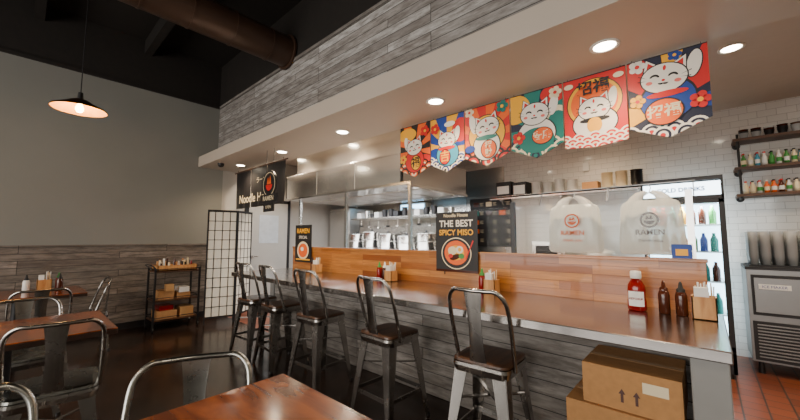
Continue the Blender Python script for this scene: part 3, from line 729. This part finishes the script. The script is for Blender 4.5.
def a2(A):
    rays(A,0.5,0.6,8,'blue'); A.p(ell(0.15,0.35,0.35,0.3),'blue'); A.p(ell(0.9,1.0,0.25,0.3),'red'); scallops(A,0.05,4,0.15,['catwhite','blue','cream','navy'])
    A.p(ell(0.52,0.45,0.34,0.32),'ink'); A.p(ell(0.52,0.45,0.32,0.30),'sky'); A.p(ell(0.80,0.92,0.08,0.19,-0.2),'catwhite'); face(A,0.5,0.80,0.25,-0.1); A.p(ell(0.5,0.60,0.25,0.05),'red'); A.p(ell(0.45,0.38,0.17,0.2),'ink'); A.p(ell(0.45,0.38,0.15,0.18),'red'); flower(A,0.15,1.15,0.14,'red'); A.p(ell(0.6,1.2,0.16,0.07),'catwhite')
def a3(A):
    rays(A,0.5,0.6,10,'orange'); A.p(ell(0.5,0.66,0.42,0.42),'ink'); A.p(ell(0.5,0.66,0.40,0.40),'yellow'); scallops(A,0.08,2,0.18,['ink','red','cream','red'])
    A.p(ell(0.5,0.42,0.31,0.32),'ink'); A.p(ell(0.5,0.42,0.29,0.30),'catwhite'); A.p(ell(0.2,0.92,0.08,0.21,0.2),'catwhite'); face(A,0.52,0.80,0.26,0.12); A.p(ell(0.5,0.59,0.24,0.05),'teal'); A.p(ell(0.55,0.34,0.18,0.2),'ink'); A.p(ell(0.55,0.34,0.16,0.18),'orange'); flower(A,0.86,1.16,0.13,'teal'); flower(A,0.12,1.2,0.11,'cream','red'); A.p(ell(0.12,0.40,0.12,0.08),'blue')
def a4(A):
    rays(A,0.45,0.6,7,'navy'); A.p(ell(0.1,1.05,0.30,0.30),'yellow'); A.p(ell(0.9,0.55,0.28,0.40),'cream'); A.p(ell(0.9,0.55,0.2,0.3),'teal'); A.p(ell(0.85,1.2,0.25,0.18),'red')
    scallops(A,0.05,3,0.16,['cream','teal','navy','teal'])
    A.p(ell(0.5,0.46,0.38,0.34),'ink'); A.p(ell(0.5,0.46,0.36,0.32),'catwhite'); A.p(ell(0.5,0.35,0.34,0.25),'teal'); A.p(ell(0.84,0.98,0.08,0.2,-0.2),'catwhite'); face(A,0.48,0.88,0.27,-0.08); A.p(ell(0.62,0.42,0.2,0.17),'ink'); A.p(ell(0.62,0.42,0.185,0.155),'orange'); flower(A,0.16,0.45,0.13,'red'); flower(A,0.88,1.2,0.12,'cream','red')
def a5(A):
    A.p(ell(0.5,0.86,0.45,0.45),'ink'); A.p(ell(0.5,0.86,0.435,0.435),'yellow'); A.p(ell(0.5,0.86,0.38,0.38),'orange')
    A.p(ell(0.5,0.48,0.37,0.29),'ink'); A.p(ell(0.5,0.48,0.35,0.27),'catwhite'); A.p(ell(0.79,0.88,0.07,0.19,-0.15),'catwhite'); face(A,0.5,0.74,0.25); A.p(ell(0.5,0.54,0.24,0.045),'ink'); A.p(ell(0.5,0.44,0.12,0.14),'yellow')
    scallops(A,0.0,4,0.125,['catwhite','red','cream','red'])
    for k in (0.10,0.90): A.p(ell(k,1.24,0.08,0.05),'cream')
def a6(A):
    A.p([(0,0.9),(0.5,0.5),(0.2,H+0.1),(0,H+0.1)],'red'); A.p([(0.5,0.5),(0.45,H+.1),(0.75,H+.1)],'yellow'); A.p([(0.5,0.5),(1.0,H+.1),(1.1,0.8)],'red'); A.p([(0.5,0.5),(1.1,0.62),(1.1,0.35)],'blue'); A.p([(0.5,0.5),(-.1,0.6),(-.1,0.2)],'yellow'); A.p([(.5,.5),(0.1,0.0),(0.6,-0.1)],'teal')
    scallops(A,0.05,2,0.14,['catwhite','navy','catwhite','red'])
    A.p(ell(0.5,0.62,0.36,0.34),'ink'); A.p(ell(0.5,0.60,0.34,0.32),'blue'); A.p(ell(0.84,1.08,0.10,0.22,-0.2),'ink'); A.p(ell(0.84,1.08,0.085,0.205,-0.2),'catwhite'); face(A,0.47,0.96,0.29,-0.12)
    A.p(ell(0.5,0.70,0.26,0.05),'red'); A.p(ell(0.45,0.42,0.25,0.22),'ink'); A.p(ell(0.45,0.42,0.23,0.20),'orange'); flower(A,0.88,0.5,0.13,'red'); flower(A,0.12,0.66,0.11,'yellow','red'); flower(A,0.14,1.24,0.12,'catwhite','red'); flower(A,0.62,1.28,0.09,'blue')
banner(1,-2.47,-2.06,dict(bg='orange',f=a1,txt=[('福',0.55,0.36,0.12,'ink')]))
banner(2,-2.05,-1.655,dict(bg='yellow',f=a2,txt=[('吉',0.45,0.38,0.12,'yellow')]))
banner(3,-1.645,-1.205,dict(bg='red',f=a3,txt=[('招\n財',0.55,0.34,0.07,'cream')]))
banner(4,-1.19,-0.77,dict(bg='teal',f=a4,txt=[('安康',0.62,0.42,0.075,'cream')]))
banner(5,-0.76,-0.35,dict(bg='red',f=a5,shape=[(0,0.08),(0.5,0.03),(1,0.08),(1,H),(0,H)],txt=[('招福',0.5,1.12,0.11,'ink')]))
banner(6,-0.34,0.08,dict(bg='navy',f=a6,txt=[('招福',0.45,0.42,0.09,'cream')]))

# ------------------------------------------------------------------ posters
b=B(); x0,x1,z0,z1=-1.99,-1.53,1.03,1.60; Y=2.765
b.box(x0,x1,Y,Y+0.006,z0,z1,'ink'); b.bar((-1.9,2.778,1.0),(-1.9,2.778,1.1),0.006,'ink')
A=Art(b,x0,z0,Y-0.001,1.0,1.0,[(0,0),(0.46,0),(0.46,0.57),(0,0.57)])
A.p(ell(0.23,0.175,0.165,0.15,0,36),'cream'); A.p(ell(0.23,0.175,0.155,0.14,0,36),'ink'); A.p(ell(0.23,0.18,0.13,0.115,0,36),'orange')
A.p(ell(0.23,0.18,0.09,0.07),'yellow'); A.p(ell(0.19,0.20,0.05,0.04),'cream'); A.p(ell(0.27,0.21,0.04,0.035),'catwhite'); A.p(ell(0.27,0.21,0.018,0.018),'yellow'); A.p(ell(0.22,0.14,0.06,0.025,0.3),'brown'); A.p(ell(0.29,0.15,0.03,0.025),'green'); A.p(ell(0.17,0.15,0.025,0.02),'red'); A.p([(0.33,0.12),(0.345,0.13),(0.42,0.29),(0.41,0.30)],'red')
A.p([(0.0,0.0),(0.46,0.0),(0.46,0.02),(0,0.02)],'brown')
o=b.make('ramen_poster')
text(o,'Noodle House',(-1.76,Y-0.004,1.565),0.045,'cream',bold=0.0006); text(o,'THE BEST',(-1.76,Y-0.004,1.485),0.088,'catwhite',bold=0.0018); text(o,'SPICY MISO',(-1.76,Y-0.004,1.40),0.074,'yellow',bold=0.0018)
b=B(); x0,x1,z0,z1=-4.58,-4.16,1.0,1.54
b.box(x0,x1,Y,Y+0.006,z0,z1,'ink')
A=Art(b,x0,z0,Y-0.001,1.0,1.0,[(0,0),(0.42,0),(0.42,0.54),(0,0.54)])
A.p(ell(0.21,0.17,0.15,0.13),'cream'); A.p(ell(0.21,0.17,0.12,0.10),'orange'); A.p(ell(0.19,0.19,0.04,0.03),'catwhite'); A.p([(0.03,0.03),(0.39,0.03),(0.39,0.05),(0.03,0.05)],'yellow')
o=b.make('ramen_poster'); text(o,'RAMEN',(-4.37,Y-0.004,1.45),0.10,'yellow',bold=0.002); text(o,'SPECIAL',(-4.37,Y-0.004,1.36),0.06,'catwhite')

b=B()
for i in range(3):
    xa=-6.35+i*0.58; n=8; vs=[]
    for r in range(5):
        for k in range(n+1): vs.append((xa+0.56*k/n, 2.60+0.012*math.sin(k*1.7+i+r*0.3)*(r/4), 2.53-0.66*r/4))
    b.add(vs,[(r*(n+1)+k,r*(n+1)+k+1,(r+1)*(n+1)+k+1,(r+1)*(n+1)+k) for r in range(4) for k in range(n)],'ink',True)
b.cyl((-6.42,2.6,2.535),(-4.58,2.6,2.535),0.012,0.012,'seatwood',10)
for x in (-6.3,-4.7): b.cyl((x,2.6,2.535),(x,2.6,2.58),0.004,0.004,'ink',6)
o=b.make('noren_curtain'); text(o,'Noodle House',(-5.55,2.575,2.02),0.20,'cream',bold=0.003); text(o,'ラーメン',(-5.3,2.575,2.30),0.11,'cream',bold=0.001)
b=B(); cx,y,cz=-4.42,2.25,2.05
b.cyl((cx,y-0.008,cz+0.04),(cx,y+0.008,cz+0.04),0.19,0.19,'ink',32)
for k in (-0.1,0.1): b.cyl((cx+k,y,cz+0.15),(cx+k,y,2.58),0.003,0.003,'ink',6)
A=Art(b,cx-0.2,cz-0.16,y-0.009,1,1,[(0,0),(0.4,0),(0.4,0.4),(0,0.4)])
A.p(ell(0.2,0.2,0.165,0.165),'cream'); A.p(ell(0.2,0.2,0.155,0.155),'ink'); A.p(ell(0.2,0.19,0.09,0.08,0,16,pi,2*pi),'red'); A.p([(0.14,0.2),(0.17,0.3),(0.2,0.22),(0.23,0.32),(0.26,0.2)],'orange')
b.box(cx-0.24,cx+0.24,y-0.014,y+0.0,cz-0.22,cz-0.10,'ink'); b.box(cx-0.14,cx+0.14,y-0.010,y+0.006,cz-0.34,cz-0.22,'ink')
o=b.make('hanging_shop_sign'); text(o,'RAMEN',(cx,y-0.017,cz-0.16),0.09,'cream',bold=0.001); text(o,'OPEN',(cx,y-0.012,cz-0.28),0.06,'cream')

# ------------------------------------------------------------------ takeout bags
def bag(cx,w,cz0,h,col):
    b=B(); y=2.94
    prof=[(0.0,0.46,0.012),(0.05,0.50,0.035),(0.22,0.49,0.05),(0.42,0.475,0.05),(0.62,0.465,0.045),(0.74,0.45,0.035),(0.80,0.42,0.028),(0.845,0.34,0.020)]
    rings=[]; seg=48
    for t,hw,dp in prof:
        ring=[]
        for i in range(seg):
            a=2*pi*i/seg; wr=1+0.20*math.sin(a*9+t*6)+0.12*math.sin(a*17-t*5)
            ca=math.cos(a); ca=math.copysign(abs(ca)**0.8,ca)
            ring.append((cx+hw*w*ca, y+dp*math.sin(a)*wr, cz0+t*h))
        rings.append(ring)
    vs=[p for r in rings for p in r]
    b.add(vs,[(k*seg+i,k*seg+(i+1)%seg,(k+1)*seg+(i+1)%seg,(k+1)*seg+i) for k in range(len(prof)-1) for i in range(seg)]+[tuple(range(seg))[::-1]],'bag',True)
    for k in (-1,1):
        a=[(k*0.34,0.83),(k*0.29,0.90),(k*0.19,0.97),(k*0.06,1.0)]; c=[(k*0.10,0.83),(k*0.10,0.87),(k*0.07,0.92),(k*0.0,0.96)]
        vs=[]
        for (p,q) in zip(a,c):
            vs+=[(cx+p[0]*w,y-0.012,cz0+p[1]*h),(cx+q[0]*w,y-0.016,cz0+q[1]*h),(cx+q[0]*w,y+0.012,cz0+q[1]*h),(cx+p[0]*w,y+0.012,cz0+p[1]*h)]
        b.add(vs,[(4*i+j,4*i+(j+1)%4,4*i+4+(j+1)%4,4*i+4+j) for i in range(3) for j in range(4)],'bag',True)
    b.tube([(cx,y,cz0+h*0.96),(cx+0.012,y,cz0+h+0.02),(cx,y,cz0+h+0.04)],0.003,'steel',6,3)
    b.bar((cx-0.25,y,cz0+h+0.045),(cx+0.25,y,cz0+h+0.045),0.006,'icesteel')
    for k in (-0.24,0.24): b.bar((cx+k,y,cz0+h+0.045),(cx+k,2.86,1.62),0.006,'icesteel')
    A=Art(b,cx-w/2,cz0,y-0.070,w,h,[(0,0),(1,0),(1,1.2),(0,1.2)])
    A.p(ell(0.5,0.62,0.14,0.14),col); A.p(ell(0.5,0.62,0.11,0.11),'catwhite')
    A.p(ell(0.5,0.61,0.08,0.07,0,14,pi,2*pi),col); A.p([(0.44,0.63),(0.47,0.70),(0.5,0.65),(0.53,0.71),(0.56,0.63)],col)
    o=b.make('takeout_bag')
    text(o,'RAMEN',(cx,y-0.073,cz0+0.34*h),w*0.13,col,bold=0.001); text(o,'thank you',(cx,y-0.073,cz0+0.22*h),w*0.09,col)
bag(-0.765,0.40,1.235,0.45,'orange')
bag(-0.275,0.385,1.235,0.45,'brown')
b=B(); b.box(-0.16,-0.06,2.775,2.780,1.223,1.31,'blue'); b.box(-0.14,-0.08,2.773,2.776,1.24,1.28,'yellow'); b.make('counter_notice_card')
b=B(); b.lathe([(0.05,0),(0.05,-0.02),(0.04,-0.045),(0.02,-0.06),(0,-0.063)],(-5.9,2.15,2.58),'ink',18); b.make('security_camera')
b=B(); b.box(-1.3,-1.22,5.57,5.6,2.35,2.47,'white'); b.make('wall_sensor')

# ------------------------------------------------------------------ lighting
w=bpy.data.worlds.new('world'); scene.world=w; w.use_nodes=True
w.node_tree.nodes['Background'].inputs[0].default_value=(1.0,0.96,0.9,1); w.node_tree.nodes['Background'].inputs[1].default_value=0.9
light('AREA','window_fill',(-2.1,YF-0.2,1.7),400,(1.0,0.95,0.88),(7.6,2.4),(pi/2,0,0))  # area fill added outside the unseen front window, stands in for daylight
for x,y in ((-0.6,-2.6),(-3.2,-2.8),(1.6,-0.8)):
    b=B(); b.cyl((x,y,3.6),(x,y,ZC),0.01,0.01,'ink',8); b.cyl((x,y,3.42),(x,y,3.6),0.06,0.05,'ink',18)
    vs=[(x+0.05*math.cos(2*pi*i/20),y+0.05*math.sin(2*pi*i/20),3.421) for i in range(20)]
    b.add([(p[0],p[1],3.418) for p in vs],[tuple(range(20))[::-1]],'lamp')
    o=b.make('track_spotlight'); light('SPOT','track_beam',(x,y,3.40),260,(1.0,0.84,0.64),0.08,parent=o,spot_size=math.radians(140),spot_blend=0.9)

# ------------------------------------------------------------------ camera
cam=bpy.data.cameras.new('camera'); co=bpy.data.objects.new('camera',cam); scene.collection.objects.link(co)
cam.sensor_width=36; cam.lens=15.26; cam.clip_start=0.02
co.location=(0,0,1.35); co.rotation_euler=(math.radians(90+4.72),0,math.radians(41.8))
scene.camera=co
